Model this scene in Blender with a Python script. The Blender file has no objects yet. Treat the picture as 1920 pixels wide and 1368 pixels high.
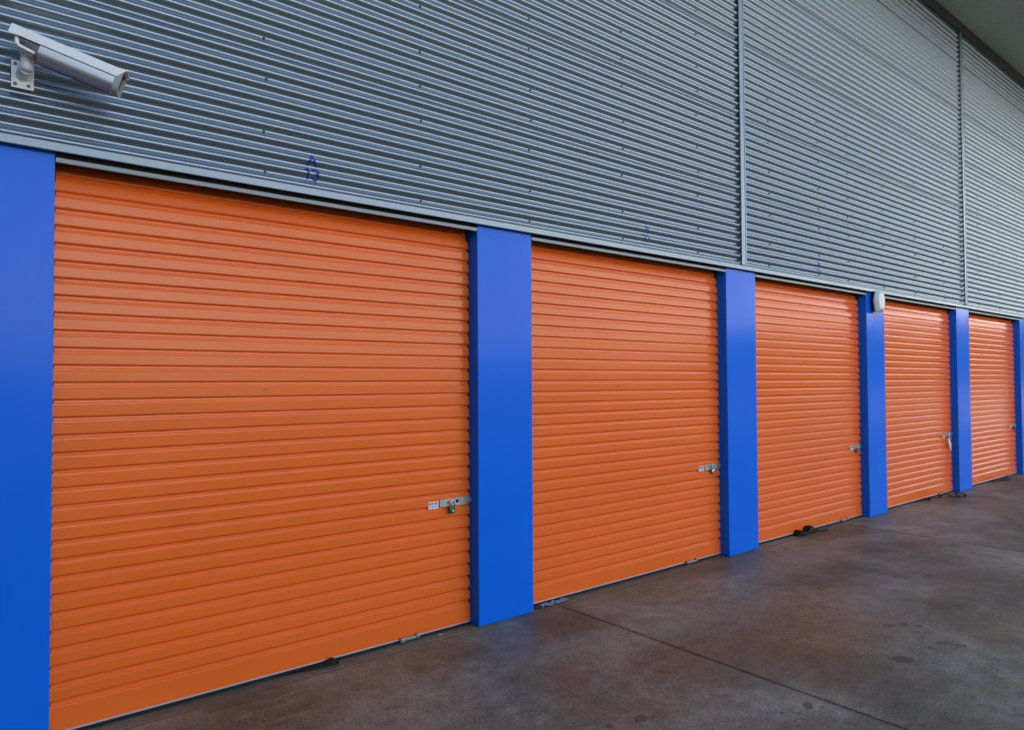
import bpy, bmesh, math, random
from mathutils import Vector, Matrix
random.seed(7)
sc = bpy.context.scene
R = math.radians

# ------------------------------------------------------------------ camera
D = 3.7058                      # distance from the camera to the pillar fronts
EYE = 1.6
cam_data = bpy.data.cameras.new('camera')
cam = bpy.data.objects.new('camera', cam_data)
sc.collection.objects.link(cam)
sc.camera = cam
cam_data.sensor_width = 36.0
cam_data.lens = 1307.11 / 1920 * 36
cam_data.clip_start = 0.05
cam_data.clip_end = 3000
yaw, pitch, roll = R(50.8275), R(1.4108), R(-0.3228)
f_ = Vector((math.cos(yaw)*math.cos(pitch), math.sin(yaw)*math.cos(pitch), math.sin(pitch)))
r_ = Vector((math.sin(yaw), -math.cos(yaw), 0))
u_ = r_.cross(f_)
r2 = r_*math.cos(roll) + u_*math.sin(roll)
u2 = -r_*math.sin(roll) + u_*math.cos(roll)
m3 = Matrix((r2, u2, -f_)).transposed()
cam.matrix_world = Matrix.Translation((0, 0, EYE)) @ m3.to_4x4()

# ------------------------------------------------------------------ sky and sun
CLOUD_LOW, CLOUD_HIGH, CLOUD_EAST = 0.25, -0.34, 0.06
CLOUD_COL = (9.9, 9.6, 9.1)
SUN_EL, SUN_AZ = R(34), R(62)   # azimuth measured from +x towards +y (behind the building)
world = bpy.data.worlds.new('World')
sc.world = world
world.use_nodes = True
wn = world.node_tree
wn.nodes.clear()
wo = wn.nodes.new('ShaderNodeOutputWorld')
bg = wn.nodes.new('ShaderNodeBackground')
sky = wn.nodes.new('ShaderNodeTexSky')
sky.sky_type = 'NISHITA'
sky.sun_disc = False
sky.sun_elevation = SUN_EL
sky.sun_rotation = R(90) - SUN_AZ
sky.air_density = 1.0
sky.dust_density = 1.5
sky.ozone_density = 1.0
bg.inputs['Strength'].default_value = 0.15
# broken pale cloud, thickest towards the horizon
wtc = wn.nodes.new('ShaderNodeTexCoord')
wsep = wn.nodes.new('ShaderNodeSeparateXYZ')
wn.links.new(wtc.outputs['Generated'], wsep.inputs[0])
wmp = wn.nodes.new('ShaderNodeMapping')
wmp.inputs['Scale'].default_value = (1.0, 1.0, 2.6)
wn.links.new(wtc.outputs['Generated'], wmp.inputs[0])
wns = wn.nodes.new('ShaderNodeTexNoise')
wns.inputs['Scale'].default_value = 2.6
wns.inputs['Detail'].default_value = 7
wns.inputs['Roughness'].default_value = 0.58
wn.links.new(wmp.outputs[0], wns.inputs['Vector'])
wel = wn.nodes.new('ShaderNodeMapRange')
wel.inputs['From Min'].default_value = 0.0
wel.inputs['From Max'].default_value = 0.75
wel.inputs['To Min'].default_value = CLOUD_LOW
wel.inputs['To Max'].default_value = CLOUD_HIGH
wn.links.new(wsep.outputs[2], wel.inputs[0])
wad = wn.nodes.new('ShaderNodeMath')
wad.operation = 'ADD'
wn.links.new(wel.outputs[0], wad.inputs[0])
wn.links.new(wns.outputs['Fac'], wad.inputs[1])
wea = wn.nodes.new('ShaderNodeMath')
wea.operation = 'MULTIPLY_ADD'
wea.inputs[1].default_value = CLOUD_EAST
wn.links.new(wsep.outputs[0], wea.inputs[0])
wn.links.new(wad.outputs[0], wea.inputs[2])
wfr = wn.nodes.new('ShaderNodeMapRange')
wfr.inputs['From Min'].default_value = 0.45
wfr.inputs['From Max'].default_value = 0.75
wn.links.new(wea.outputs[0], wfr.inputs[0])
wmx = wn.nodes.new('ShaderNodeMix')
wmx.data_type = 'RGBA'
wn.links.new(wfr.outputs[0], wmx.inputs['Factor'])
wca = [i for i in wmx.inputs if i.type == 'RGBA']
wn.links.new(sky.outputs[0], wca[0])
wca[1].default_value = (*CLOUD_COL, 1)
wn.links.new([o for o in wmx.outputs if o.type == 'RGBA'][0], bg.inputs[0])
wn.links.new(bg.outputs[0], wo.inputs[0])
sun_data = bpy.data.lights.new('sun', 'SUN')
sun_data.energy = 2.2
sun_data.angle = R(0.5)
sun_data.color = (1.0, 0.93, 0.84)
sun = bpy.data.objects.new('sun', sun_data)
sc.collection.objects.link(sun)
sd = Vector((math.cos(SUN_EL)*math.cos(SUN_AZ), math.cos(SUN_EL)*math.sin(SUN_AZ), math.sin(SUN_EL)))
sun.rotation_euler = sd.to_track_quat('Z', 'Y').to_euler()
sun.location = (0, 30, 40)
sc.view_settings.view_transform = 'Standard'
sc.view_settings.look = 'None'
sc.view_settings.gamma = 1.0
sc.view_settings.exposure = 1.5
sc.cycles.max_bounces = 8
sc.cycles.caustics_reflective = False
sc.cycles.sample_clamp_indirect = 4.0

# ------------------------------------------------------------------ helpers
COL = sc.collection

def mat(name, color, rough=0.5, metal=0.0, spec=0.5, coat=0.0, noise=0.0, nscale=4.0, bump=0.0, bscale=6.0, rvar=0.0, stretch=(1, 1, 1), marks=0.0):
    m = bpy.data.materials.new(name)
    m.use_nodes = True
    nt = m.node_tree
    b = nt.nodes['Principled BSDF']
    b.inputs['Base Color'].default_value = (*color, 1)
    b.inputs['Roughness'].default_value = rough
    b.inputs['Metallic'].default_value = metal
    b.inputs['Specular IOR Level'].default_value = spec
    if coat:
        b.inputs['Coat Weight'].default_value = coat
        b.inputs['Coat Roughness'].default_value = 0.08
    if noise or bump or rvar:
        tc = nt.nodes.new('ShaderNodeTexCoord')
        mp = nt.nodes.new('ShaderNodeMapping')
        mp.inputs['Scale'].default_value = stretch
        nt.links.new(tc.outputs['Object'], mp.inputs[0])
    if noise or rvar:
        n = nt.nodes.new('ShaderNodeTexNoise')
        n.inputs['Scale'].default_value = nscale
        n.inputs['Detail'].default_value = 8
        n.inputs['Roughness'].default_value = 0.65
        nt.links.new(mp.outputs[0], n.inputs['Vector'])
        if noise:
            mr = nt.nodes.new('ShaderNodeMapRange')
            mr.inputs['From Min'].default_value = 0.25
            mr.inputs['From Max'].default_value = 0.75
            mr.inputs['To Min'].default_value = 1 - noise
            mr.inputs['To Max'].default_value = 1 + noise
            nt.links.new(n.outputs['Fac'], mr.inputs[0])
            vm = nt.nodes.new('ShaderNodeVectorMath')
            vm.operation = 'SCALE'
            vm.inputs[0].default_value = color
            nt.links.new(mr.outputs[0], vm.inputs['Scale'])
            nt.links.new(vm.outputs[0], b.inputs['Base Color'])
            if marks:
                # sparse rubbed marks and grime specks in the paint
                mk = nt.nodes.new('ShaderNodeMapping')
                mk.inputs['Scale'].default_value = (3.0, 3.0, 9.0)
                mk.inputs['Rotation'].default_value = (0.0, 0.5, 0.0)
                nt.links.new(tc.outputs['Object'], mk.inputs[0])
                n3 = nt.nodes.new('ShaderNodeTexNoise')
                n3.inputs['Scale'].default_value = 2.2
                n3.inputs['Detail'].default_value = 9
                n3.inputs['Roughness'].default_value = 0.72
                nt.links.new(mk.outputs[0], n3.inputs['Vector'])
                r3 = nt.nodes.new('ShaderNodeMapRange')
                r3.inputs['From Min'].default_value = 0.62
                r3.inputs['From Max'].default_value = 0.76
                r3.inputs['To Max'].default_value = marks
                nt.links.new(n3.outputs['Fac'], r3.inputs[0])
                mx = nt.nodes.new('ShaderNodeMix')
                mx.data_type = 'RGBA'
                nt.links.new(r3.outputs[0], mx.inputs['Factor'])
                cs = [i for i in mx.inputs if i.type == 'RGBA']
                nt.links.new(vm.outputs[0], cs[0])
                cs[1].default_value = (0.10, 0.085, 0.075, 1)
                nt.links.new([o_ for o_ in mx.outputs if o_.type == 'RGBA'][0], b.inputs['Base Color'])
        if rvar:
            mr2 = nt.nodes.new('ShaderNodeMapRange')
            mr2.inputs['From Min'].default_value = 0.25
            mr2.inputs['From Max'].default_value = 0.75
            mr2.inputs['To Min'].default_value = max(rough - rvar, 0.02)
            mr2.inputs['To Max'].default_value = rough + rvar
            nt.links.new(n.outputs['Fac'], mr2.inputs[0])
            nt.links.new(mr2.outputs[0], b.inputs['Roughness'])
    if bump:
        n2 = nt.nodes.new('ShaderNodeTexNoise')
        n2.inputs['Scale'].default_value = bscale
        n2.inputs['Detail'].default_value = 2
        nt.links.new(mp.outputs[0], n2.inputs['Vector'])
        bp = nt.nodes.new('ShaderNodeBump')
        bp.inputs['Strength'].default_value = 1.0
        bp.inputs['Distance'].default_value = bump
        nt.links.new(n2.outputs['Fac'], bp.inputs['Height'])
        nt.links.new(bp.outputs[0], b.inputs['Normal'])
    return m

class MB:
    """collects faces, links them as one mesh object"""
    def __init__(s):
        s.bm = bmesh.new()
    def box(s, x0, x1, y0, y1, z0, z1, bevel=0.0, seg=2):
        b = bmesh.new()
        bmesh.ops.create_cube(b, size=1)
        for v in b.verts:
            v.co = Vector(((x0+x1)/2 + v.co.x*(x1-x0), (y0+y1)/2 + v.co.y*(y1-y0), (z0+z1)/2 + v.co.z*(z1-z0)))
        if bevel:
            bmesh.ops.bevel(b, geom=list(b.edges), offset=bevel, segments=seg, affect='EDGES', profile=0.5)
        s.merge(b)
        return s
    def merge(s, b, M=None):
        if M is not None:
            b.transform(M)
        me = bpy.data.meshes.new('tmp')
        b.to_mesh(me)
        b.free()
        s.bm.from_mesh(me)
        bpy.data.meshes.remove(me)
    def tube(s, pts, rad, n=10, cap=True):
        rings = []
        pts = [Vector(p) for p in pts]
        for i, p in enumerate(pts):
            t = (pts[min(i+1, len(pts)-1)] - pts[max(i-1, 0)]).normalized()
            a = t.orthogonal().normalized() if i == 0 else (prev - t*prev.dot(t)).normalized()
            prev = a
            c = t.cross(a)
            rr = rad[i] if isinstance(rad, (list, tuple)) else rad
            rings.append([s.bm.verts.new(p + (a*math.cos(2*math.pi*k/n) + c*math.sin(2*math.pi*k/n))*rr) for k in range(n)])
        for i in range(len(rings)-1):
            for k in range(n):
                s.bm.faces.new((rings[i][k], rings[i][(k+1) % n], rings[i+1][(k+1) % n], rings[i+1][k]))
        if cap:
            s.bm.faces.new(rings[0][::-1])
            s.bm.faces.new(rings[-1])
        return s
    def extrude_x(s, prof, xs, closed=False):
        """prof: list of (y,z); swept along the x positions"""
        rows = [[s.bm.verts.new((x, y, z)) for (y, z) in prof] for x in xs]
        n = len(prof)
        for a, b in zip(rows[:-1], rows[1:]):
            for i in range(n if closed else n-1):
                j = (i+1) % n
                s.bm.faces.new((a[i], b[i], b[j], a[j]))
        if closed:
            s.bm.faces.new(rows[0])
            s.bm.faces.new(rows[-1][::-1])
        return s
    def poly(s, pts):
        s.bm.faces.new([s.bm.verts.new(p) for p in pts])
        return s
    def build(s, name, material, parent=None, smooth=False, auto=None, loc=None):
        bmesh.ops.recalc_face_normals(s.bm, faces=list(s.bm.faces))
        me = bpy.data.meshes.new(name)
        if loc is not None:
            s.bm.transform(Matrix.Translation(-Vector(loc)))
        s.bm.to_mesh(me)
        s.bm.free()
        me.materials.append(material)
        if smooth or auto:
            for p in me.polygons:
                p.use_smooth = True
            if auto:
                me.set_sharp_from_angle(angle=R(auto))
        o = bpy.data.objects.new(name, me)
        COL.objects.link(o)
        if loc is not None:
            o.location = loc
        if parent is not None:
            o.parent = parent
        return o

def thing(name, label, cat, loc=(0, 0, 0), group=None):
    o = bpy.data.objects.new(name, None)
    COL.objects.link(o)
    o.empty_display_size = 0.1
    o.location = loc
    tag(o, label, cat, group)
    return o

def tag(o, label, cat, group=None, kind=None):
    o['label'] = label
    o['kind'] = 'thing'
    o['category'] = cat
    if group:
        o['group'] = group
    if kind:
        o['kind'] = kind
    return o

def structure(o):
    o['kind'] = 'structure'
    return o

# ------------------------------------------------------------------ materials
M_orange = mat('orange_paint', (0.84, 0.150, 0.020), 0.17, spec=0.30, noise=0.05, nscale=1.3, bump=0.0012, bscale=1.6, rvar=0.06, stretch=(0.5, 1, 1.5), marks=0.35)
M_blue = mat('blue_paint', (0.004, 0.142, 0.74), 0.15, spec=0.15, noise=0.05, nscale=2.0, bump=0.0016, bscale=1.8, rvar=0.05, marks=0.35)
M_steel = mat('grey_sheet_paint', (0.225, 0.270, 0.315), 0.25, metal=0.75, spec=0.6)
M_trim = mat('grey_flashing_paint', (0.21, 0.265, 0.315), 0.3, metal=0.3, noise=0.08, nscale=2.0, rvar=0.08)
M_lintel = mat('lintel_paint', (0.18, 0.21, 0.23), 0.4, metal=0.3, noise=0.1)
M_dark = mat('dark_void', (0.02, 0.02, 0.022), 0.9)
M_eave_shade = mat('eave_shade_dark', (0.05, 0.05, 0.05), 0.5, noise=0.1)
M_soffit = mat('soffit_sheet', (0.74, 0.84, 0.77), 0.45, noise=0.12, nscale=1.0)
M_screw = mat('screw_metal', (0.05, 0.055, 0.06), 0.4, metal=0.6)
M_alu = mat('aluminium', (0.62, 0.62, 0.63), 0.35, metal=0.6)
M_clip = mat('clip_metal', (0.30, 0.28, 0.28), 0.45, metal=0.5, noise=0.2, nscale=30)
M_rail = mat('rail_metal', (0.52, 0.40, 0.37), 0.4, metal=0.3, noise=0.1, nscale=8)  # pinkish tint stands in for the orange reflected in the rail
M_rubber = mat('black_rubber', (0.011, 0.011, 0.013), 0.6, spec=0.25, noise=0.2, nscale=20)
M_zinc = mat('zinc_plate', (0.36, 0.40, 0.36), 0.38, metal=0.6, noise=0.15, nscale=30)
M_chrome = mat('chrome', (0.75, 0.76, 0.78), 0.12, metal=1.0)
M_green = mat('green_lock_body', (0.010, 0.075, 0.045), 0.35)
M_brass = mat('brass_lock_body', (0.20, 0.15, 0.06), 0.4, metal=0.8)
M_black = mat('black_plastic', (0.012, 0.012, 0.014), 0.4)
M_sticker = mat('sticker_white', (0.72, 0.70, 0.74), 0.5)
M_ink = mat('sticker_ink', (0.07, 0.09, 0.30), 0.6)
M_inkred = mat('sticker_red_ink', (0.45, 0.12, 0.12), 0.6)
M_number = mat('blue_number_paint', (0.012, 0.03, 0.26), 0.5)
M_faded = mat('faded_number_paint', (0.05, 0.08, 0.27), 0.5)
M_white = mat('camera_white', (0.86, 0.86, 0.85), 0.4, noise=0.05, nscale=12)
M_silver = mat('camera_silver', (0.52, 0.54, 0.55), 0.25, metal=0.75)
M_camgrey = mat('camera_grey', (0.16, 0.16, 0.16), 0.45)
M_camfront = mat('camera_front_frame', (0.32, 0.32, 0.31), 0.4, noise=0.06)
M_glass = mat('camera_window', (0.012, 0.014, 0.012), 0.06)
M_lens = mat('lamp_cover', (0.62, 0.65, 0.62), 0.35, noise=0.1, nscale=12)
M_wrap = mat('plastic_wrapper', (0.16, 0.20, 0.27), 0.25, noise=0.2, nscale=40)
M_twig = mat('dry_twig', (0.16, 0.09, 0.05), 0.8)
M_rope = mat('white_tag', (0.75, 0.75, 0.76), 0.4)

# ------------------------------------------------------------------ setting: ground
JOINTS = [-5.28, -0.92, 3.44, 7.80, 12.16, 16.52, 20.88]

def ground_material(name, threshold=False):
    m = bpy.data.materials.new(name)
    m.use_nodes = True
    nt = m.node_tree
    N = nt.nodes
    Lk = nt.links.new
    b = N['Principled BSDF']
    tc = N.new('ShaderNodeTexCoord')
    co = tc.outputs['Object']
    def noise(scale, detail=6, rough=0.6, stretch=None, dist=0.0):
        n = N.new('ShaderNodeTexNoise')
        n.inputs['Scale'].default_value = scale
        n.inputs['Detail'].default_value = detail
        n.inputs['Roughness'].default_value = rough
        n.inputs['Distortion'].default_value = dist
        if stretch:
            mp = N.new('ShaderNodeMapping')
            mp.inputs['Scale'].default_value = stretch[0]
            mp.inputs['Rotation'].default_value = (0, 0, stretch[1])
            Lk(co, mp.inputs[0])
            Lk(mp.outputs[0], n.inputs['Vector'])
        else:
            Lk(co, n.inputs['Vector'])
        return n.outputs['Fac']
    def ramp(fac, stops):
        r = N.new('ShaderNodeValToRGB')
        e = r.color_ramp.elements
        while len(e) < len(stops):
            e.new(0.5)
        for el, (p, c) in zip(e, stops):
            el.position = p
            el.color = (*c, 1) if len(c) == 3 else c
        Lk(fac, r.inputs[0])
        return r.outputs[0]
    def mix(a, c, fac, mode='MIX'):
        x = N.new('ShaderNodeMix')
        x.data_type = 'RGBA'
        x.blend_type = mode
        if isinstance(fac, float):
            x.inputs['Factor'].default_value = fac
        else:
            Lk(fac, x.inputs['Factor'])
        for s_, v in (('A', a), ('B', c)):
            sock = [i for i in x.inputs if i.name == s_ and i.type == 'RGBA'][0]
            if isinstance(v, tuple):
                sock.default_value = (*v, 1)
            else:
                Lk(v, sock)
        return [o for o in x.outputs if o.type == 'RGBA'][0]
    def math_(op, a, c=None):
        x = N.new('ShaderNodeMath')
        x.operation = op
        for i, v in enumerate((a, c)):
            if v is None:
                continue
            if isinstance(v, (int, float)):
                x.inputs[i].default_value = v
            else:
                Lk(v, x.inputs[i])
        return x.outputs[0]
    def blob(x, y, rx, ry, rot=0.0, wob=0.35, soft=0.25, wscale=6.0):
        """1 inside a wobbly ellipse, 0 outside"""
        mp = N.new('ShaderNodeMapping')
        mp.vector_type = 'TEXTURE'
        mp.inputs['Location'].default_value = (x, y, 0)
        mp.inputs['Rotation'].default_value = (0, 0, rot)
        mp.inputs['Scale'].default_value = (rx, ry, 1)
        Lk(co, mp.inputs[0])
        ln = N.new('ShaderNodeVectorMath')
        ln.operation = 'LENGTH'
        Lk(mp.outputs[0], ln.inputs[0])
        nf = noise(wscale, 4, 0.6)
        d = math_('ADD', ln.outputs['Value'], math_('MULTIPLY', math_('SUBTRACT', nf, 0.5), wob*2))
        mr = N.new('ShaderNodeMapRange')
        mr.interpolation_type = 'SMOOTHSTEP'
        mr.inputs['From Min'].default_value = 1 + soft
        mr.inputs['From Max'].default_value = 1 - soft
        mr.inputs['To Min'].default_value = 0
        mr.inputs['To Max'].default_value = 1
        Lk(d, mr.inputs[0])
        return mr.outputs[0]
    base = ramp(noise(0.75, 8, 0.62, dist=0.4), [(0.36, (0.090, 0.081, 0.050)), (0.5, (0.160, 0.150, 0.100)), (0.64, (0.275, 0.270, 0.205))])
    warm = ramp(noise(0.42, 5, 0.55, ((1, 1.6, 1), 0.3)), [(0.45, (0, 0, 0)), (0.68, (1, 1, 1))])
    base = mix(base, (0.195, 0.130, 0.048), math_('MULTIPLY', warm, 0.45))
    if not threshold:
        base = mix(base, (0.27, 0.145, 0.055), math_('MULTIPLY', blob(4.35, 2.35, 0.85, 0.42, 0.15, 0.5, 0.7, 2.5), 0.6))
        base = mix(base, (0.19, 0.105, 0.065), math_('MULTIPLY', blob(2.95, 2.45, 0.55, 0.35, 0.1, 0.5, 0.7, 2.5), 0.45))
        base = mix(base, (0.27, 0.27, 0.23), math_('MULTIPLY', blob(5.25, 2.3, 0.4, 0.25, 0.1, 0.5, 0.7, 3.0), 0.5))
        base = mix(base, (0.31, 0.31, 0.23), math_('MULTIPLY', blob(5.6, 3.25, 1.1, 0.22, 0.0, 0.5, 0.7, 3.0), 0.5))
        base = mix(base, (0.29, 0.285, 0.21), math_('MULTIPLY', blob(3.2, 3.0, 0.9, 0.18, -0.2, 0.5, 0.7, 3.0), 0.5))
    # worn streaks, mottling and grit
    st = ramp(noise(2.2, 7, 0.7, ((0.6, 3.4, 1), 0.12)), [(0.52, (0, 0, 0)), (0.75, (1, 1, 1))])
    base = mix(base, (0.27, 0.26, 0.20), math_('MULTIPLY', st, 0.40))
    mid = ramp(noise(9, 8, 0.7), [(0.34, (0.66, 0.65, 0.64)), (0.66, (1.28, 1.28, 1.27))])
    base = mix(base, mid, 0.8, 'MULTIPLY')
    grit = ramp(noise(60, 6, 0.8), [(0.36, (0.45, 0.44, 0.43)), (0.5, (1.0, 1.0, 1.0)), (0.64, (1.45, 1.45, 1.42))])
    base = mix(base, grit, 0.95, 'MULTIPLY')
    sp = ramp(noise(34, 3, 0.5), [(0.645, (0, 0, 0)), (0.69, (1, 1, 1))])
    base = mix(base, (0.05, 0.045, 0.042), math_('MULTIPLY', sp, 0.5))
    # thin pale scratches
    sc_n = noise(1.3, 3, 0.5, ((0.7, 9.0, 1), 0.5), 0.6)
    scr = ramp(sc_n, [(0.612, (0, 0, 0)), (0.62, (1, 1, 1)), (0.628, (0, 0, 0))])
    base = mix(base, (0.30, 0.29, 0.28), math_('MULTIPLY', scr, 0.35))
    wet = None
    if not threshold:
        for (x, y, rx, ry, rot) in [(2.585, 2.222, 0.038, 0.030, 0.2), (2.65, 2.19, 0.016, 0.012, 0), (2.42, 2.266, 0.018, 0.018, 0), (3.32, 1.778, 0.036, 0.022, 0.6), (3.15, 1.82, 0.016, 0.012, 0.4), (3.36, 1.73, 0.012, 0.01, 0),
                                     (4.735, 1.663, 0.06, 0.030, -0.6), (4.765, 1.59, 0.045, 0.026, -0.6), (4.59, 1.687, 0.020, 0.014, -0.6), (4.91, 1.956, 0.030, 0.02, -0.5), (4.94, 1.882, 0.034, 0.02, -0.5), (4.80, 2.012, 0.05, 0.028, -0.4),
                                     (2.92, 3.368, 0.022, 0.012, 0), (4.18, 2.722, 0.014, 0.012, 0), (4.28, 1.72, 0.07, 0.045, -0.4), (5.2, 3.3, 0.012, 0.010, 0), (3.75, 2.6, 0.012, 0.010, 0), (4.6, 3.3, 0.012, 0.01, 0)]:
            k = blob(x, y, rx, ry, rot, 0.45, 0.16, 22.0)
            wet = k if wet is None else math_('MAXIMUM', wet, k)
        base = mix(base, (0.028, 0.025, 0.025), math_('MULTIPLY', wet, 0.62))
        # dirt along the control joints
        sx = N.new('ShaderNodeSeparateXYZ')
        Lk(co, sx.inputs[0])
        for j in (3.44, 7.80, 12.16):
            d = math_('ABSOLUTE', math_('SUBTRACT', sx.outputs[0], j))
            d = math_('ADD', d, math_('MULTIPLY', math_('SUBTRACT', noise(12, 5, 0.7), 0.5), 0.05))
            mr = N.new('ShaderNodeMapRange')
            mr.inputs['From Min'].default_value = 0.03
            mr.inputs['From Max'].default_value = 0.0
            Lk(d, mr.inputs[0])
            base = mix(base, (0.05, 0.038, 0.032), math_('MULTIPLY', mr.outputs[0], 0.7))
    else:
        base = mix(base, (0.11, 0.098, 0.088), 0.35)
    Lk(base, b.inputs['Base Color'])
    rr = ramp(noise(2.6, 6, 0.6), [(0.3, (0.44, 0.44, 0.44)), (0.7, (0.66, 0.66, 0.66))])
    Lk(rr, b.inputs['Roughness'])
    b.inputs['Specular IOR Level'].default_value = 0.45
    h = math_('ADD', math_('MULTIPLY', noise(130, 5, 0.7), 0.5), noise(14, 6, 0.6))
    bp = N.new('ShaderNodeBump')
    bp.inputs['Strength'].default_value = 0.6
    bp.inputs['Distance'].default_value = 0.0025
    Lk(h, bp.inputs['Height'])
    Lk(bp.outputs[0], b.inputs['Normal'])
    return m

M_ground = ground_material('stained_concrete')
M_thresh = ground_material('threshold_concrete', True)
g = MB()
xs = [-900.0]
zs = [0.0]
for j in JOINTS:
    xs += [j-0.0045, j-0.0035, j+0.0035, j+0.0045]
    zs += [0.0, -0.010, -0.010, 0.0]
xs.append(900.0)
zs.append(0.0)
YF = D - 0.028
rows = [[g.bm.verts.new((x, y, z)) for x, z in zip(xs, zs)] for y in (-900.0, YF)]
for i in range(len(xs)-1):
    g.bm.faces.new((rows[0][i], rows[0][i+1], rows[1][i+1], rows[1][i]))
# worn rounded lip down into the joint by the doors
lip = [g.bm.verts.new((x, YF+0.004, z-0.012)) for x, z in zip(xs, zs)]
for i in range(len(xs)-1):
    g.bm.faces.new((rows[1][i], rows[1][i+1], lip[i+1], lip[i]))
structure(g.build('concrete_yard', M_ground))
t = MB()
t.extrude_x([(YF+0.016, -0.014), (YF+0.0165, -0.002), (YF+0.022, 0.0), (D+0.60, 0.0)], [-900, 900])
structure(t.build('door_threshold', M_thresh))

def joint_mat():
    m = mat('joint_filler', (0.2, 0.19, 0.18), 0.8)
    nt = m.node_tree
    tc = nt.nodes.new('ShaderNodeTexCoord')
    n = nt.nodes.new('ShaderNodeTexNoise')
    n.inputs['Scale'].default_value = 11
    n.inputs['Detail'].default_value = 6
    nt.links.new(tc.outputs['Object'], n.inputs['Vector'])
    r = nt.nodes.new('ShaderNodeValToRGB')
    e = r.color_ramp.elements
    e[0].position, e[0].color = 0.40, (0.035, 0.03, 0.028, 1)
    e[1].position, e[1].color = 0.56, (0.10, 0.095, 0.085, 1)
    x = e.new(0.68)
    x.color = (0.13, 0.075, 0.05, 1)
    nt.links.new(n.outputs['Fac'], r.inputs[0])
    nt.links.new(r.outputs[0], nt.nodes['Principled BSDF'].inputs['Base Color'])
    return m
t = MB()
t.extrude_x([(YF+0.0035, -0.0035), (YF+0.0165, -0.003)], [-900, 900])
structure(t.build('joint_strip', joint_mat()))

M_ridge = mat('unseen_ridge_green', (0.05, 0.07, 0.04), 0.9, noise=0.3, nscale=0.05)  # unseen ridge, added and shaped to darken the low reflections
h = MB()
hp = []
for i in range(121):
    a = R(-200 + 220*i/120)
    az = -200 + 220*i/120
    hh = 11 + 27*max(0.0, 1-abs(az+12)/45)**0.8 + 3*math.sin(i*0.35) + 2.0*math.sin(i*0.9+1) + random.uniform(-1, 1)
    hp.append((420*math.cos(a), 420*math.sin(a), hh))
lo = [h.bm.verts.new((x*0.93, y*0.93, -1)) for x, y, z in hp]
hi = [h.bm.verts.new((x, y, z)) for x, y, z in hp]
bk = [h.bm.verts.new((x*1.2, y*1.2, -1)) for x, y, z in hp]
for i in range(120):
    h.bm.faces.new((lo[i], lo[i+1], hi[i+1], hi[i]))
    h.bm.faces.new((hi[i], hi[i+1], bk[i+1], bk[i]))
structure(h.build('unseen_ridge', M_ridge, smooth=True))

# ------------------------------------------------------------------ the building
X0, X1 = -3.2, 31.0
SOF = 6.845
OVER = 1.7
bld = thing('storage_building', 'grey corrugated storage shed wall above the row of orange roller doors', 'building', (0, D+0.3, 0))
bld_inv = Matrix.Translation((0, -(D+0.3), 0))

def part(mb, name, material, parent=bld, **k):
    o = mb.build(name, material, None, **k)
    o.parent = parent
    o.matrix_parent_inverse = parent.matrix_basis.inverted()
    return o

# wall structure behind everything
w = MB()
w.box(X0, X1, D+0.32, D+14, 0.0, SOF+0.02)
part(w, 'wall', M_dark)
w = MB()
w.box(X0, X1, D+0.03, D+0.30, 2.70, SOF+0.01)
part(w, 'upper_wall', M_dark)
# corrugated cladding: real wave, laps every ten ribs
PITCH, ZV0 = 0.0718, 2.731
YC, AMP = D-0.0185, 0.0094
def wave(z):
    return YC + AMP*math.cos(2*math.pi*(z-ZV0)/PITCH)
SEAMS = [(5.765, 5.838), (11.492, 11.56)]
spans = [(X0, SEAMS[0][0]+0.025), (SEAMS[0][1]-0.020, SEAMS[1][0]+0.025), (SEAMS[1][1]-0.020, X1)]
ZTOP = 6.70
sheets = []
for (xa, xb) in spans:
    mb = MB()
    lap = 0
    zc = 2.683
    k = 0
    while zc < ZTOP:
        zn = ZV0 + PITCH*(10*(k+1)-1) + PITCH*0.07      # sheet k ends just above the first valley under the next sheet
        zlast = min(zn + PITCH*0.5, ZTOP)
        n = max(2, int((zlast-zc)/PITCH*12))
        prof = []
        for i in range(n+1):
            z = zc + (zlast-zc)*i/n
            off = 0.0
            if k > 0:
                off = -0.0038*max(0.0, 1-(z-zc)/(PITCH*0.9))
            prof.append((wave(z)+off, z))
        nx = max(2, int((xb-xa)/0.9))
        mb.extrude_x(prof, [xa+(xb-xa)*i/nx for i in range(nx+1)])
        zc = zn
        k += 1
    sheets.append(part(mb, 'cladding_sheet', M_steel, smooth=True))
# fixing screws in the valleys
ROWS = []
r = 0
for stp in [0] + [3, 4, 3]*6:
    r += stp
    ROWS.append(r)
COLS = [-2.5, -1.55, -0.6, 1.32, 2.295, 3.19, 4.155, 5.14, 6.30, 7.28, 7.95, 8.86, 9.81, 10.78, 12.15, 13.10, 14.0]
sc_pts = []
def sees(x, z):
    v = Vector((x, D, z-EYE))
    dz = v.dot(f_)
    if dz < 0.1:
        return None
    px, py = 960+1307.1*v.dot(r2)/dz, 684-1307.1*v.dot(u2)/dz
    return dz if (-5 < px < 1925 and -5 < py < 1373) else None
for cx in COLS:
    for rw in ROWS:
        z = ZV0 + PITCH*rw
        if z < ZTOP-0.05:
            d = sees(cx, z)
            if d:
                sc_pts.append((d, cx, z))
sc_pts.sort()
sb = MB()
sb.tube([(0, 0.004, 0), (0, -0.0015, 0)], 0.0075, 10)
sb.tube([(0, -0.0015, 0), (0, -0.0065, 0)], 0.0048, 6)
bmesh.ops.recalc_face_normals(sb.bm, faces=list(sb.bm.faces))
sme = bpy.data.meshes.new('screw')
sb.bm.to_mesh(sme)
sme.materials.append(M_screw)
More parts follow.
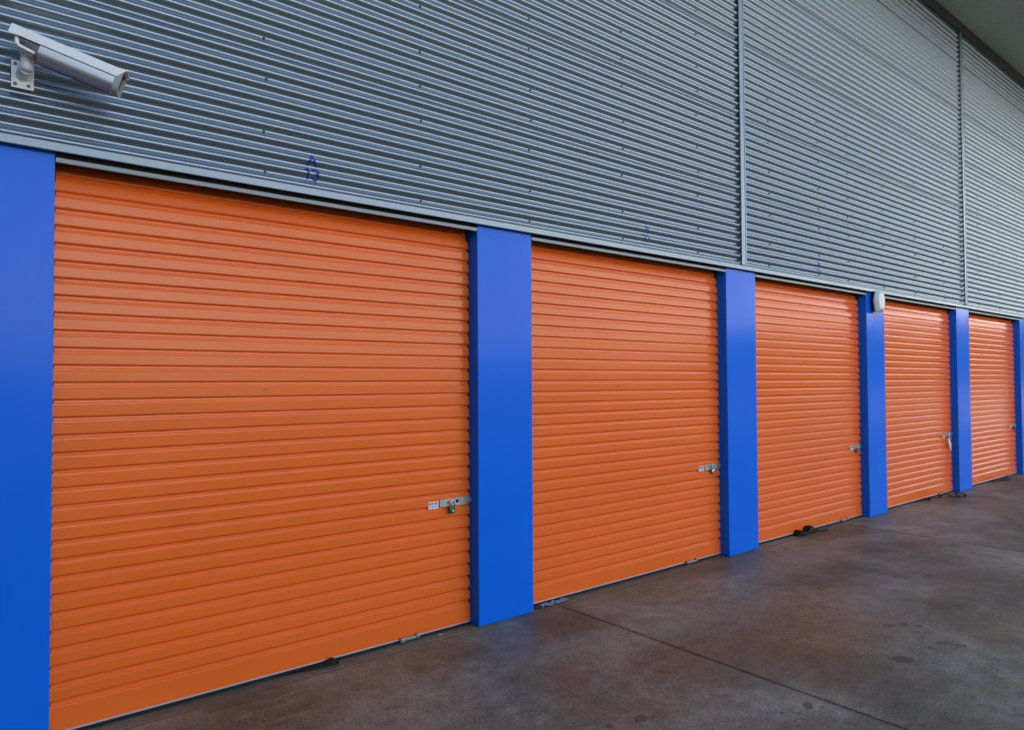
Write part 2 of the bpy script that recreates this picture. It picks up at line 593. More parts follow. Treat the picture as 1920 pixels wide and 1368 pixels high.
for (d, cx, z) in sc_pts[:100]:
    par = sheets[0] if cx < SEAMS[0][0] else sheets[1] if cx < SEAMS[1][0] else sheets[2]
    o = bpy.data.objects.new('screw', sme)
    COL.objects.link(o)
    o.parent = par
    o.matrix_parent_inverse = (par.parent.matrix_basis @ par.matrix_parent_inverse @ par.matrix_basis).inverted()
    o.location = (cx + random.uniform(-.012, .012), wave(ZV0)-0.001, z)
rest = MB()
for (d, cx, z) in sc_pts[100:]:
    b = bmesh.new()
    b.from_mesh(sme)
    rest.merge(b, Matrix.Translation((cx + random.uniform(-.012, .012), wave(ZV0)-0.001, z)))
o = part(rest, 'screw', M_screw)
o['kind'] = 'stuff'
# vertical cover strips at the sheet ends
for (xa, xb) in SEAMS:
    mb = MB()
    mb.box(xa, xb, D-0.042, D-0.030, 2.681, ZTOP, 0.003)
    mb.box(xb-0.012, xb+0.002, D-0.046, D-0.0415, 2.681, ZTOP, 0.0015)
    part(mb, 'cover_strip', M_trim)
# head flashing along the door heads, in three lengths
for (xa, xb) in [(X0, 5.658), (5.661, 11.36), (11.363, X1)]:
    mb = MB()
    mb.extrude_x([(D+0.02, 2.681), (D-0.034, 2.6795), (D-0.037, 2.677), (D-0.037, 2.643), (D-0.034, 2.640), (D-0.024, 2.640), (D-0.024, 2.668), (D+0.02, 2.670)],
                 [xa + (xb-xa)*i/6 for i in range(7)], closed=True)
    part(mb, 'head_flashing', M_trim)
mb = MB()
mb.box(X0, X1, D+0.012, D+0.028, 2.610, 2.668)  # near-black strip stands in for the shade in the gap under the flashing
part(mb, 'head_gap_shade', M_dark)
# dark band painted for the shade at the eave, then the soffit
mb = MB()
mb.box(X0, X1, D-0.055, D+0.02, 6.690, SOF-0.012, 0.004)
part(mb, 'eave_shade_band', M_eave_shade)
SP = 0.0765
mb = MB()
nper = int((X1+0.6-X0)/SP)
vs = []
for i in range(nper*6+1):
    x = X0 + i*SP/6
    z = SOF + 0.009*math.cos(2*math.pi*i/6) + 0.012
    vs.append([mb.bm.verts.new((x, y, z)) for y in (D+0.1, D-OVER*0.5, D-OVER)])
for a, b in zip(vs[:-1], vs[1:]):
    for q in (0, 1):
        mb.bm.faces.new((a[q], a[q+1], b[q+1], b[q]))
part(mb, 'soffit', M_soffit, smooth=True)
mb = MB()
mb.box(X0-0.02, X1+0.62, D-OVER-0.12, D-OVER, SOF-0.06, SOF+0.15, 0.01)
part(mb, 'gutter', M_trim)
mb = MB()
mb.box(X0-0.02, X1+0.62, D-OVER, D+14.2, SOF+0.045, SOF+0.10)
part(mb, 'roof', M_trim)

# unit numbers painted on the sheet: strokes follow the wave
def arc(cx, cy, rx, ry, a0, a1, n=12):
    return [(cx+rx*math.cos(R(a0+(a1-a0)*i/n)), cy+ry*math.sin(R(a0+(a1-a0)*i/n))) for i in range(n+1)]
GLY = {
    'A': [[(0, 0), (0.5, 1)], [(0.5, 1), (1, 0)], [(0.2, 0.36), (0.8, 0.36)]],
    '1': [[(0.1, 0.78), (0.5, 1), (0.5, 0)]],
    '3': [arc(0.48, 0.74, 0.42, 0.26, 160, -80), arc(0.48, 0.25, 0.46, 0.27, 80, -160)],
    '9': [arc(0.5, 0.68, 0.42, 0.32, 0, 360, 18), [(0.92, 0.68), (0.9, 0.35), (0.7, 0.08), (0.35, 0.0), (0.12, 0.1)]],
}
def numeral(text_rows, x0, z0, w, hgt, gap, name='unit_number', m=None, lw=0.0058):
    """rows from the top; x0 the middle, z0 the bottom of the lowest row"""
    mb = MB()
    nrow = len(text_rows)
    for ri, tx in enumerate(text_rows):
        zb = z0 + (nrow-1-ri)*(hgt+gap)
        tw = w*1.12 if len(tx) > 1 else w*0.62
        step = tw/len(tx)
        for ci, ch in enumerate(tx):
            gw = step*(0.78 if len(tx) > 1 else 1.0)
            xl = x0 - tw/2 + ci*step + (step-gw)/2
            for st in GLY[ch]:
                pts = [(xl+px*gw, zb+pz*hgt) for px, pz in st]
                for (ax, az), (bx, bz) in zip(pts[:-1], pts[1:]):
                    L = math.hypot(bx-ax, bz-az)
                    n = max(1, int(L/0.003))
                    nx, nz = -(bz-az)/L*lw, (bx-ax)/L*lw
                    ex, ez = (bx-ax)/L*lw*0.6, (bz-az)/L*lw*0.6
                    ax_, az_, bx_, bz_ = ax-ex, az-ez, bx+ex, bz+ez
                    prev = None
                    for i in range(n+1):
                        cx, cz = ax_+(bx_-ax_)*i/n, az_+(bz_-az_)*i/n
                        row = []
                        for q in (-1, -0.33, 0.33, 1):
                            zz = cz+nz*q
                            row.append(mb.bm.verts.new((cx+nx*q, wave(zz)-0.0013, zz)))
                        if prev:
                            for q in range(3):
                                mb.bm.faces.new((prev[q], prev[q+1], row[q+1], row[q]))
                        prev = row
    return part(mb, name, m or M_number)
numeral(['A', '13'], 1.574, 2.735, 0.078, 0.056, 0.018)
numeral(['A', '11'], 4.425, 2.741, 0.080, 0.056, 0.018, m=M_faded, lw=0.0046)
numeral(['A', '9'], 7.245, 2.741, 0.080, 0.056, 0.018, m=M_faded, lw=0.0046)

# unseen wing, added past the left end to shade it
wg = MB()
wg.box(-11, -4.2, -16, D+0.2, 0.0, 5.6)
wg.box(-11.2, -4.0, -16.2, D+0.4, 5.6, 5.75)
tag(wg.build('unseen_shade_wing', M_trim), 'unseen grey wing added beyond the left edge to shade this end', 'building')

# ------------------------------------------------------------------ blue pillars
PIL = [(-0.10, 0.377), (2.729, 3.203), (5.562, 6.047), (8.397, 8.873), (11.236, 11.733), (14.117, 14.60), (16.95, 17.43)]
PLAB = ['leftmost blue pillar, cut off by the photo edge, under the security camera',
        'wide blue pillar between the nearest orange door and the second door',
        'blue pillar directly below the first vertical cover strip of the grey wall',
        'blue pillar carrying the small bulkhead lamp near its top',
        'glossy blue pillar below the second vertical cover strip of the grey wall',
        'farthest blue pillar, only its edge showing at the right side of the photo',
        'blue pillar one bay beyond the right edge of the photo']
for (xa, xb), lab in zip(PIL, PLAB):
    p = thing('pillar', lab, 'pillar', ((xa+xb)/2, D, 0), 'blue pillars between the roller doors')
    mb = MB()
    xm = (xa+xb)/2
    hw = (xb-xa)/2
    # folded sheet casing: front, returns and a small fold at each corner
    prof = [(-hw, 0.25), (-hw, 0.004), (-hw+0.0015, 0.0015), (-hw+0.004, 0.0)]
    nfr = 7
    for i in range(1, nfr):
        prof.append((-hw+0.004 + (2*hw-0.008)*i/nfr, 0.0))
    prof += [(hw-0.004, 0.0), (hw-0.0015, 0.0015), (hw, 0.004), (hw, 0.25)]
    zz = [0.006 + 2.655*i/16 for i in range(17)]
    rws = []
    ph = random.uniform(0, 6)
    for z in zz:
        rw = []
        for i, (x, y) in enumerate(prof):
            dy = 0.0
            if 4 <= i < 4+nfr-1:            # slight oil-canning of the wide face
                uu = (i-3)/nfr
                dy = 0.0011*math.sin(math.pi*uu)*math.sin(z*1.9+ph+uu*2)
            rw.append(mb.bm.verts.new((x, y+dy, z)))
        rws.append(rw)
    for a, b in zip(rws[:-1], rws[1:]):
        for i in range(len(prof)-1):
            mb.bm.faces.new((a[i], a[i+1], b[i+1], b[i]))
    mb.bm.faces.new(rws[0])
    mb.bm.faces.new(rws[-1][::-1])
    mb.build('casing', M_blue, p, auto=25)
    mb = MB()
    mb.box(-hw+0.012, hw-0.012, 0.012, 0.25, 0.0, 0.0055)  # near-black slab painted as the shadow in the gap under the casing
    mb.build('base_gap_shade', M_dark, p)

# ------------------------------------------------------------------ roller doors
RP, RZ0 = 0.0804, 0.170
YD = 0.090                      # curtain face behind the pillar fronts
RIB = [(0.0, 0.0), (0.018, 0.0006), (0.112, 0.0082), (0.116, 0.0138), (0.126, 0.0146), (0.250, 0.0142), (0.256, 0.0122), (0.283, 0.0106), (0.314, 0.0094), (0.320, 0.0090), (0.385, 0.0084), (0.391, 0.0040), (0.418, 0.0020), (0.450, 0.0006), (0.466, 0.0), (0.490, 0.0), (0.985, 0.0)]
def curtain_profile():
    pr = []
    ztop = 2.60
    k = int((ztop-RZ0)/RP)+2
    for j in range(k, -1, -1):
        zt = RZ0 + RP*j
        for (tt, dd) in RIB:
            if j == 0 and tt > 0.8:
                continue
            pr.append((YD+dd, zt - RP*tt))
    pr.append((YD, 0.10))
    pr.append((YD, 0.028))
    out = []
    for (y, z) in pr:
        if z > 2.44:                # the curtain starts to roll back onto its drum
            y += (z-2.44)**2*1.1
        out.append((y, z))
    return out
CPROF = curtain_profile()

def make_latch(door, xl, xr, zc, yl):
    """slide bolt with slot, lock barrel and rivets, local to the door"""
    s = xl
    L = xr-xl
    hh = 0.024
    mb = MB()
    # plate with a slot cut: four boxes round the opening
    a, b = s+L*0.235, s+L*0.36
    mb.box(s, a, yl-0.004, yl, zc-hh, zc+hh)
    mb.box(b, xr, yl-0.004, yl, zc-hh, zc+hh)
    mb.box(a, b, yl-0.004, yl, zc+0.010, zc+hh)
    mb.box(a, b, yl-0.004, yl, zc-hh, zc-0.010)
    mb.box(s+0.004, xr, yl, yl+0.012, zc-hh+0.004, zc-0.012)
    mb.box(s+0.004, xr, yl, yl+0.012, zc+0.012, zc+hh-0.004)
    la = mb.build('latch', M_zinc, door)
    rg = MB()
    cx = s+L*0.56
    rr = 0.0185
    ring = [(cx+rr*math.cos(2*math.pi*i/20), yl-0.008, zc+0.002+rr*math.sin(2*math.pi*i/20)) for i in range(21)]
    rg.tube(ring, 0.0058, 8, cap=False)
    rg.build('lock_ring', M_alu, la)
    br = MB()
    br.tube([(cx, yl-0.003, zc+0.002), (cx, yl-0.0055, zc+0.002)], 0.013, 16)
    br.build('lock_barrel', M_black, la)
    for q in (0.10, 0.72):
        rv = MB()
        rv.tube([(s+L*q, yl-0.003, zc), (s+L*q, yl-0.0065, zc), (s+L*q, yl-0.008, zc)], [0.006, 0.0055, 0.002], 10)
        rv.build('rivet', M_alu, la, smooth=True)
    sh = MB()
    sh.box(xr-0.07, xr+0.025, yl-0.007, yl-0.004, zc-0.014, zc+0.014, 0.002)
    sh.build('bolt', M_zinc, la)
    return la

def make_sticker(door, x0, x1, zc, yl):
    h2 = 0.023
    mb = MB()
    mb.box(x0, x1, yl-0.0015, yl, zc-h2, zc+h2)
    st = mb.build('sticker', M_sticker, door)
    # lettering WARNING and a few lines of small print
    w = x1-x0
    S = {'W': [[(0, 1), (.25, 0), (.5, .8), (.75, 0), (1, 1)]], 'A': [[(0, 0), (.5, 1), (1, 0)], [(.2, .35), (.8, .35)]],
         'R': [[(0, 0), (0, 1), (.8, 1), (1, .75), (.8, .5), (0, .5)], [(.5, .5), (1, 0)]],
         'N': [[(0, 0), (0, 1), (1, 0), (1, 1)]], 'I': [[(.5, 0), (.5, 1)]],
         'G': [[(1, .8), (.75, 1), (.25, 1), (0, .7), (0, .3), (.25, 0), (.8, 0), (1, .25), (1, .5), (.6, .5)]]}
    tx = MB()
    word = 'WARNING'
    cw = w*0.86/len(word)
    for i, ch in enumerate(word):
        for stt in S[ch]:
            pts = [(x0+w*0.07+i*cw+px*cw*0.74, yl-0.0019, zc+0.004+pz*0.013) for px, pz in stt]
            tx.tube(pts, 0.0011, 4)
    tx.build('lettering', M_ink, st)
    fp = MB()
    for q, (a, b) in enumerate([(0.08, 0.92), (0.14, 0.86)]):
        zl = zc-0.004-q*0.007
        x = x0+w*a
        while x < x0+w*b:
            l = random.uniform(0.003, 0.008)
            fp.box(x, min(x+l, x0+w*b), yl-0.0021, yl-0.0016, zl-0.0016, zl+0.0016)
            x += l+0.0018
    fp.build('small_print', M_inkred, st)

def make_bottom_clip(door, x0, x1, z):
    mb = MB()
    mb.box(x0, x1, YD-0.020, YD-0.004, z-0.005, z+0.012, 0.002)
    mb.box(x0-0.006, x0+0.025, YD-0.028, YD-0.004, z-0.008, z+0.018, 0.003)
    mb.box(x1-0.022, x1+0.002, YD-0.024, YD-0.004, z-0.002, z+0.022, 0.002)
    mb.tube([(x0+0.010, YD-0.034, z+0.006), (x0+0.010, YD-0.024, z+0.006)], 0.007, 10)
    mb.build('bottom_lock', M_clip, door, auto=30)

DOORS = [
    dict(x=(0.377, 2.729), lab='nearest and widest looking orange roller door, below the A 13 number', lock=(2.484, 2.716, 0.822), st=(2.399, 2.474), clip=(2.19, 2.32)),
    dict(x=(3.203, 5.562), lab='orange roller door between the second and third blue pillars, below the A 11 number', lock=(5.322, 5.550, 0.822), st=(5.238, 5.312), clip=(5.03, 5.18)),
    dict(x=(6.047, 8.397), lab='orange roller door with a lumpy black bundle lying at its foot', lock=(8.205, 8.388, 0.822), st=(8.132, 8.196), clip=(7.86, 8.02)),
    dict(x=(8.873, 11.236), lab='orange roller door just right of the bulkhead lamp, a white tag on its lock', lock=(10.985, 11.228, 0.822), st=(10.90, 10.972), clip=(10.70, 10.84)),
    dict(x=(11.733, 14.117), lab='farthest orange roller door, at the right edge of the photo', lock=(13.86, 14.105, 0.822), st=(13.79, 13.85), clip=(13.55, 13.68)),
    dict(x=(14.60, 16.95), lab='orange roller door one bay beyond the right edge of the photo', lock=None),
    dict(x=(-2.46, -0.10), lab='orange roller door left of the leftmost pillar, outside the photo', lock=None),
]
door_objs = []
for dd in DOORS:
    xa, xb = dd['x']
    base = Vector(((xa+xb)/2, D, 0))
    d = thing('roller_door', dd['lab'], 'roller door', base, 'orange roller doors')
    door_objs.append(d)
    hw = (xb-xa)/2
    mb = MB()
    n = 8
    mb.extrude_x(CPROF, [-hw+0.007 + (2*hw-0.014)*i/n for i in range(n+1)])
    cur = mb.build('curtain', M_orange, d, auto=21)
    # bottom rail: aluminium lip over a rubber seal
    mb = MB()
    mb.extrude_x([(YD-0.001, 0.0285), (YD-0.005, 0.026), (YD-0.007, 0.023), (YD-0.005, 0.0195), (YD+0.012, 0.0195), (YD+0.012, 0.0285)], [-hw+0.010, hw-0.010], closed=True)
    mb.build('bottom_rail', M_rail, d)
    mb = MB()
    mb.box(-hw+0.010, hw-0.010, YD-0.004, YD+0.010, 0.0015, 0.019)
    mb.build('rubber_seal', M_rubber, d)
    for sgn in (-1, 1):
        mb = MB()
        xx = sgn*(hw-0.007)
        mb.box(min(xx-0.006, xx+0.006), max(xx-0.006, xx+0.006), YD+0.010, YD+0.055, 0.004, 2.64)
        mb.build('guide_channel', M_dark, d)
    # lintel lip over the opening
    mb = MB()
    mb.extrude_x([(0.030, 2.6235), (0.002, 2.6235), (-0.002, 2.621), (-0.002, 2.602), (0.0, 2.599), (0.006, 2.599), (0.008, 2.616), (0.030, 2.616)], [-hw+0.002, hw-0.003], closed=True)
    o = mb.build('lintel', M_lintel, d)
    cx0 = base.x
    if dd['lock']:
        la = make_latch(d, dd['lock'][0]-cx0, dd['lock'][1]-cx0, dd['lock'][2], YD-0.001)
        make_sticker(d, dd['st'][0]-cx0, dd['st'][1]-cx0, dd['lock'][2]-0.006, YD-0.0005)
        make_bottom_clip(d, dd['clip'][0]-cx0, dd['clip'][1]-cx0, 0.018)

# pull straps and cords that come out under the doors (part of their door)
def strap(door, pts, w, th=0.004, name='pull_strap', material=M_rubber):
    """flat band along world points"""
    mb = MB()
    P = [Vector(p) for p in pts]
    prev = None
    for i, p in enumerate(P):
        tn = (P[min(i+1, len(P)-1)]-P[max(i-1, 0)]).normalized()
        sd_ = tn.cross(Vector((0, 0, 1)))
        sd_ = sd_.normalized()
        up = sd_.cross(tn).normalized()
        ww = w[i] if isinstance(w, list) else w
        row = [mb.bm.verts.new(p + sd_*ww*a + up*th*b) for a, b in ((-.5, 0), (.5, 0), (.5, 1), (-.5, 1))]
        if prev:
            for k in range(4):
                mb.bm.faces.new((prev[k], prev[(k+1) % 4], row[(k+1) % 4], row[k]))
        else:
            mb.bm.faces.new(row)
        prev = row
    mb.bm.faces.new(prev[::-1])
    o = mb.build(name, material)
    o.parent = door
    o.matrix_parent_inverse = door.matrix_basis.inverted()
    return o
strap(door_objs[0], [(1.40, D+0.10, 0.003), (1.55, D+0.075, 0.004), (1.66, D+0.062, 0.012), (1.715, D+0.055, 0.025), (1.735, D+0.05, 0.030), (1.752, D+0.05, 0.022), (1.757, D+0.05, 0.004)], [0.02, 0.03, 0.05, 0.055, 0.055, 0.055, 0.055], 0.004)
strap(door_objs[3], [(9.85, D+0.10, 0.003), (10.0, D+0.06, 0.006), (10.10, D+0.03, 0.030), (10.16, D+0.02, 0.034), (10.18, D+0.02, 0.003)], [0.03, 0.05, 0.06, 0.06, 0.06])
pts = [(10.40, D+0.07, 0.003), (10.46, D+0.0, 0.004), (10.53, D-0.03, 0.045), (10.60, D-0.06, 0.05), (10.66, D-0.09, 0.012), (10.72, D-0.13, 0.006)]
for i in range(9):
    a = R(200-40*i)
    pts.append((10.80+0.055*math.cos(a), D-0.15+0.06*math.sin(a), 0.008+0.035*abs(math.sin(i*0.4))))
strap(door_objs[3], pts, 0.034, 0.004)
pts = [(12.55, D+0.09, 0.01), (12.75, D+0.06, 0.012), (12.95, D+0.03, 0.014)]
for i in range(10):
    a = R(110-33*i)
    pts.append((13.08+0.13*math.cos(a), D-0.02+0.07*math.sin(a), 0.016))
pts.append((12.72, D+0.04, 0.014))
mb = MB()
mb.tube(pts, 0.011, 8)
o = mb.build('pull_cord', M_rubber)
o.parent = door_objs[4]
o.matrix_parent_inverse = door_objs[4].matrix_basis.inverted()

# ------------------------------------------------------------------ padlocks
def padlock(x, z, label, body_mat, w=0.042, h=0.044, rad=None, tilt=0.0):
    yb = D+YD-0.018
    p = thing('padlock', label, 'padlock', (x, yb, z), 'padlocks on the roller door latches')
    p.rotation_euler = (0, tilt, 0)
    mb = MB()
    if rad:
        mb.tube([(0, -0.012, 0), (0, -0.010, 0), (0, 0.010, 0), (0, 0.012, 0)], [rad*0.86, rad, rad, rad*0.86], 24)
        top = rad*0.8
    else:
        mb.box(-w/2, w/2, -0.010, 0.010, -h/2, h/2, 0.0035, 3)
        top = h/2
    mb.build('body', body_mat, p, auto=35)
    s = MB()
    pts = [(-0.012, 0, top-0.006), (-0.012, 0, top+0.024)]
    for i in range(11):
        a = R(180-18*i)
        pts.append((0.012*math.cos(a), 0, top+0.024+0.012*math.sin(a)))
    pts += [(0.012, 0, top+0.024), (0.012, 0, top-0.006)]
    s.tube(pts, 0.0036, 8)
    s.build('shackle', M_chrome, p, smooth=True)
    k = MB()
    k.tube([(0.004, -0.0095, -0.004), (0.004, -0.0122, -0.004)], 0.0068, 14)
    k.build('keyhole_plate', M_alu, p)
    return p
padlock(2.566, 0.774, 'dark green padlock on the latch of the nearest orange door', M_green, tilt=0.06)
padlock(5.424, 0.780, 'round chrome faced padlock on the door below the A 11 number', mat('steel_lock_body', (0.30, 0.31, 0.34), 0.2, metal=0.9), rad=0.024)
padlock(8.262, 0.780, 'dull brass padlock on the door with the black bundle at its foot', M_brass, w=0.040, h=0.046, tilt=-0.05)
pl = padlock(11.05, 0.785, 'padlock with a long curved white tag hanging from it', mat('grey_lock_body', (0.25, 0.26, 0.27), 0.3, metal=0.7), w=0.038, h=0.036)
tg = MB()
prof = []
for i in range(13):
    q = i/12
    prof.append((-0.03+0.05*math.sin(q*2.2)*0.7-0.045*q*q*0+0.04*q*q, -0.016-0.004*math.sin(q*3), -0.015-0.165*q, 0.016+0.016*math.sin(math.pi*min(q*1.1, 1))))
prev = None
for (cx, cy, cz, ww) in prof:
    row = [tg.bm.verts.new((cx-ww, cy, cz)), tg.bm.verts.new((cx+ww, cy, cz)), tg.bm.verts.new((cx+ww, cy+0.003, cz)), tg.bm.verts.new((cx-ww, cy+0.003, cz))]
    if prev:
        for k in range(4):
            tg.bm.faces.new((prev[k], prev[(k+1) % 4], row[(k+1) % 4], row[k]))
    else:
        tg.bm.faces.new(row)
    prev = row
tg.bm.faces.new(prev[::-1])
tg.build('tag', M_rope, pl)
padlock(13.99, 0.78, 'small dark padlock on the farthest door at the right edge', mat('dark_lock_body', (0.10, 0.10, 0.09), 0.3, metal=0.7), w=0.045, h=0.05)

# ------------------------------------------------------------------ black bundle and litter on the threshold
def bundle():
    o = thing('black_bag', 'lumpy black plastic bundle with a thin tail, lying at the foot of the third door', 'bundle', (7.0, D+0.045, 0))
    mb = MB()
    nx, na = 20, 14
    rows = []
    for i in range(nx+1):
        q = i/nx
        x = -0.18 + 0.36*q
        hgt = 0.038 + 0.018*math.sin(q*9+0.6) + (0.028 if 0.5 < q < 0.88 else 0)*math.sin(math.pi*(q-0.5)/0.38)
        wid = 0.048 + 0.010*math.sin(q*7)
        e = min(1.0, 6*q + 0.25, 6*(1-q) + 0.25)
        hgt *= e
        wid *= e**0.7
        row = []
        for k in range(na):
            a = 2*math.pi*k/na
            y = wid*math.copysign(abs(math.cos(a))**0.6, math.cos(a))
            z = hgt/2 + hgt/2*math.copysign(abs(math.sin(a))**0.6, math.sin(a))
            row.append(mb.bm.verts.new((x + random.uniform(-.004, .004), y + random.uniform(-.005, .005), max(0.002, z+random.uniform(-.003, .003)))))
        rows.append(row)
    for a, b in zip(rows[:-1], rows[1:]):
        for k in range(na):
            mb.bm.faces.new((a[k], a[(k+1) % na], b[(k+1) % na], b[k]))
    mb.bm.faces.new(rows[0][::-1])
    mb.bm.faces.new(rows[-1])
    mb.build('bag', M_rubber, o, auto=50)
    mb = MB()
    mb.tube([(0.16, -0.01, 0.03), (0.20, -0.03, 0.012), (0.25, -0.055, 0.007), (0.31, -0.065, 0.008), (0.36, -0.06, 0.010), (0.42, -0.045, 0.007)], [0.012, 0.009, 0.008, 0.008, 0.006, 0.003], 8)
    mb.build('tail', M_rubber, o, smooth=True)
bundle()
mb = MB()
n, mm_ = 12, 5
rows = []
for i in range(n+1):
    rows.append([mb.bm.verts.new((-0.13+0.26*i/n + 0.02*j/mm_, -0.03+0.055*j/mm_ + 0.008*math.sin(i*1.3), 0.004 + 0.010*abs(math.sin(i*0.9+j*1.7)) + random.uniform(0, .004))) for j in range(mm_+1)])
for a, b in zip(rows[:-1], rows[1:]):
    for j in range(mm_):
        mb.bm.faces.new((a[j], a[j+1], b[j+1], b[j]))
ob = mb.build('plastic_wrapper', M_wrap)
ob.location = (3.43, D+0.045, 0)
sol = ob.modifiers.new('thickness', 'SOLIDIFY')
sol.thickness = 0.0015
tag(ob, 'crumpled bluish plastic wrapper under the second door beside the wide blue pillar', 'litter')
mb = MB()
mb.tube([(-0.045, -0.012, 0.006), (-0.01, 0.0, 0.008), (0.04, 0.010, 0.006)], [0.003, 0.004, 0.002], 6)
ob = mb.build('dark_twig', M_rubber)
ob.location = (3.25, D+0.03, 0)
ob.rotation_euler = (0, 0, R(-55))
tag(ob, 'short black twig at the right foot of the wide blue pillar', 'twig')
mb = MB()
mb.tube([(-0.07, 0.012, 0.008), (0.0, 0.0, 0.010), (0.06, -0.014, 0.006)], [0.003, 0.004, 0.002], 6)
ob = mb.build('dry_twig', mat('orange_twig', (0.42, 0.19, 0.09), 0.7))
ob.location = (3.36, D+0.028, 0)
ob.rotation_euler = (0, 0, R(-28))
tag(ob, 'orange brown dry twig in front of the crumpled plastic wrapper', 'twig')
mb = MB()
for k, (a, l) in enumerate([(0, 0.022), (2.2, 0.018), (4.1, 0.020)]):
    mb.tube([(0, 0, 0.004), (l*0.5*math.cos(a), l*0.5*math.sin(a), 0.006), (l*math.cos(a), l*math.sin(a), 0.003)], [0.003, 0.003, 0.001], 5)
ob = mb.build('dry_leaf', mat('pale_leaf', (0.5, 0.42, 0.32), 0.7))
ob.location = (2.45, D+0.045, 0)
tag(ob, 'tiny pale three pointed leaf on the threshold of the nearest door', 'leaf')

# ------------------------------------------------------------------ bulkhead lamp on the fourth pillar
lp = thing('wall_lamp', 'small bulkhead lamp with a pale faceted cover, high on a blue pillar', 'wall lamp', (8.59, D, 2.53))
def octagon(hw, hh, c):
    return [(-hw+c*0.55, hh), (hw-c*0.55, hh), (hw, hh-c*1.6), (hw, -hh+c*1.6), (hw-c*0.55, -hh), (-hw+c*0.55, -hh), (-hw, -hh+c*1.6), (-hw, hh-c*1.6)]
def loft(rings):
    mb = MB()
    vs = [[mb.bm.verts.new((x, y, z)) for (x, z) in pts] for (y, pts) in rings]
    for a, b in zip(vs[:-1], vs[1:]):
        n = len(a)
        for k in range(n):
            mb.bm.faces.new((a[k], a[(k+1) % n], b[(k+1) % n], b[k]))
    mb.bm.faces.new(vs[0])
    mb.bm.faces.new(vs[-1][::-1])
    return mb
loft([(0.0, octagon(0.085, 0.105, 0.05)), (-0.045, octagon(0.095, 0.115, 0.055))]).build('housing', M_black, lp)
loft([(-0.0455, octagon(0.108, 0.124, 0.06)), (-0.060, octagon(0.110, 0.126, 0.06)), (-0.095, octagon(0.085, 0.10, 0.05)), (-0.102, octagon(0.06, 0.075, 0.035))]).build('cover', M_lens, lp)

# ------------------------------------------------------------------ security camera
cc = thing('security_camera', 'white security camera with sun hood on a wall bracket, aimed down to the right', 'security camera', (0.25, D-0.028, 2.945))
def cc_part(mb, name, m, parent=None, M=None, **k):
    o = mb.build(name, m, None, **k)
    par = parent or cc
    o.parent = par
    o.matrix_parent_inverse = cc.matrix_basis.inverted() if par is cc else Matrix.Identity(4)
    if M is not None:
        o.matrix_basis = M
    return o
# wall plate and screws (world coordinates)
YP = D-0.0285
mb = MB()
mb.box(0.2095, 0.2915, YP-0.010, YP, 2.886, 3.006, 0.003)
pl_ = cc_part(mb, 'wall_plate', M_white, auto=30)
for (sx, sz) in ((0.224, 2.99), (0.277, 2.99), (0.224, 2.903), (0.272, 2.903)):
    s = MB()
    s.tube([(sx, YP-0.009, sz), (sx, YP-0.0145, sz), (sx, YP-0.016, sz)], [0.0075, 0.0065, 0.002], 10)
    cc_part(s, 'plate_screw', M_camgrey, pl_, smooth=True)
    s = None
# arm: boss, elbow and upright
mb = MB()
mb.tube([(0.252, YP-0.006, 2.945), (0.252, YP-0.03, 2.950), (0.257, YP-0.075, 2.953)], [0.029, 0.026, 0.0235], 20)
cc_part(mb, 'arm_boss', M_white, auto=40)
mb = MB()
mb.tube([(0.260, YP-0.084, 2.938), (0.260, YP-0.084, 2.941), (0.260, YP-0.084, 2.948), (0.260, YP-0.084, 2.962), (0.260, YP-0.084, 2.994), (0.260, YP-0.084, 2.998)], [0.010, 0.018, 0.0235, 0.0255, 0.0240, 0.021], 20)
cc_part(mb, 'elbow', M_white, auto=40)
mb = MB()
mb.tube([(0.258, YP-0.088, 2.992), (0.257, YP-0.092, 3.006), (0.254, YP-0.100, 3.024), (0.251, YP-0.104, 3.034)], [0.019, 0.0215, 0.0275, 0.029], 20)
cc_part(mb, 'swivel', M_white, auto=40)
# housing in its own frame: x forward, y away from the viewer, z up
ax = Vector((0.906, -0.290, -0.308)).normalized()
side = Vector((0, 0, 1)).cross(ax).normalized()
upv = ax.cross(side).normalized()
HM = Matrix.Translation((0.189, 3.520, 1.463+EYE)) @ Matrix((ax, side, upv)).transposed().to_4x4()
LH = 0.4145
def hbuild(mb, name, m, parent=None, **k):
    mb.bm.transform(HM)
    return cc_part(mb, name, m, parent, **k)
# sun hood: folded sheet, open underneath, with a slanted front lip
mb = MB()
W = 0.098
prof = [(0.0, 0.0), (0.004, 0.036), (0.008, 0.041), (0.016, 0.044), (W-0.016, 0.044), (W-0.008, 0.041), (W-0.004, 0.036), (W, 0.0)]
inn = [(y + (0.002 if y < W/2 else -0.002), z-0.0022 if z > 0.01 else z) for (y, z) in prof]
def hood_x(y, z, front):
    if not front:
        return 0.0
    return LH + 0.028*min(1.0, z/0.042)
rings = []
for front in (False, True):
    rings.append([mb.bm.verts.new((hood_x(y, z, front), y, z)) for (y, z) in prof])
    rings.append([mb.bm.verts.new((hood_x(y, z, front), y, z)) for (y, z) in inn])
n = len(prof)
for i in range(n-1):
    mb.bm.faces.new((rings[0][i], rings[2][i], rings[2][i+1], rings[0][i+1]))
    mb.bm.faces.new((rings[1][i], rings[1][i+1], rings[3][i+1], rings[3][i]))
    mb.bm.faces.new((rings[0][i], rings[0][i+1], rings[1][i+1], rings[1][i]))
    mb.bm.faces.new((rings[2][i], rings[3][i], rings[3][i+1], rings[2][i+1]))
for k in (0, n-1):
    mb.bm.faces.new((rings[0][k], rings[1][k], rings[3][k], rings[2][k]))
hbuild(mb, 'sun_hood', M_white, auto=20)
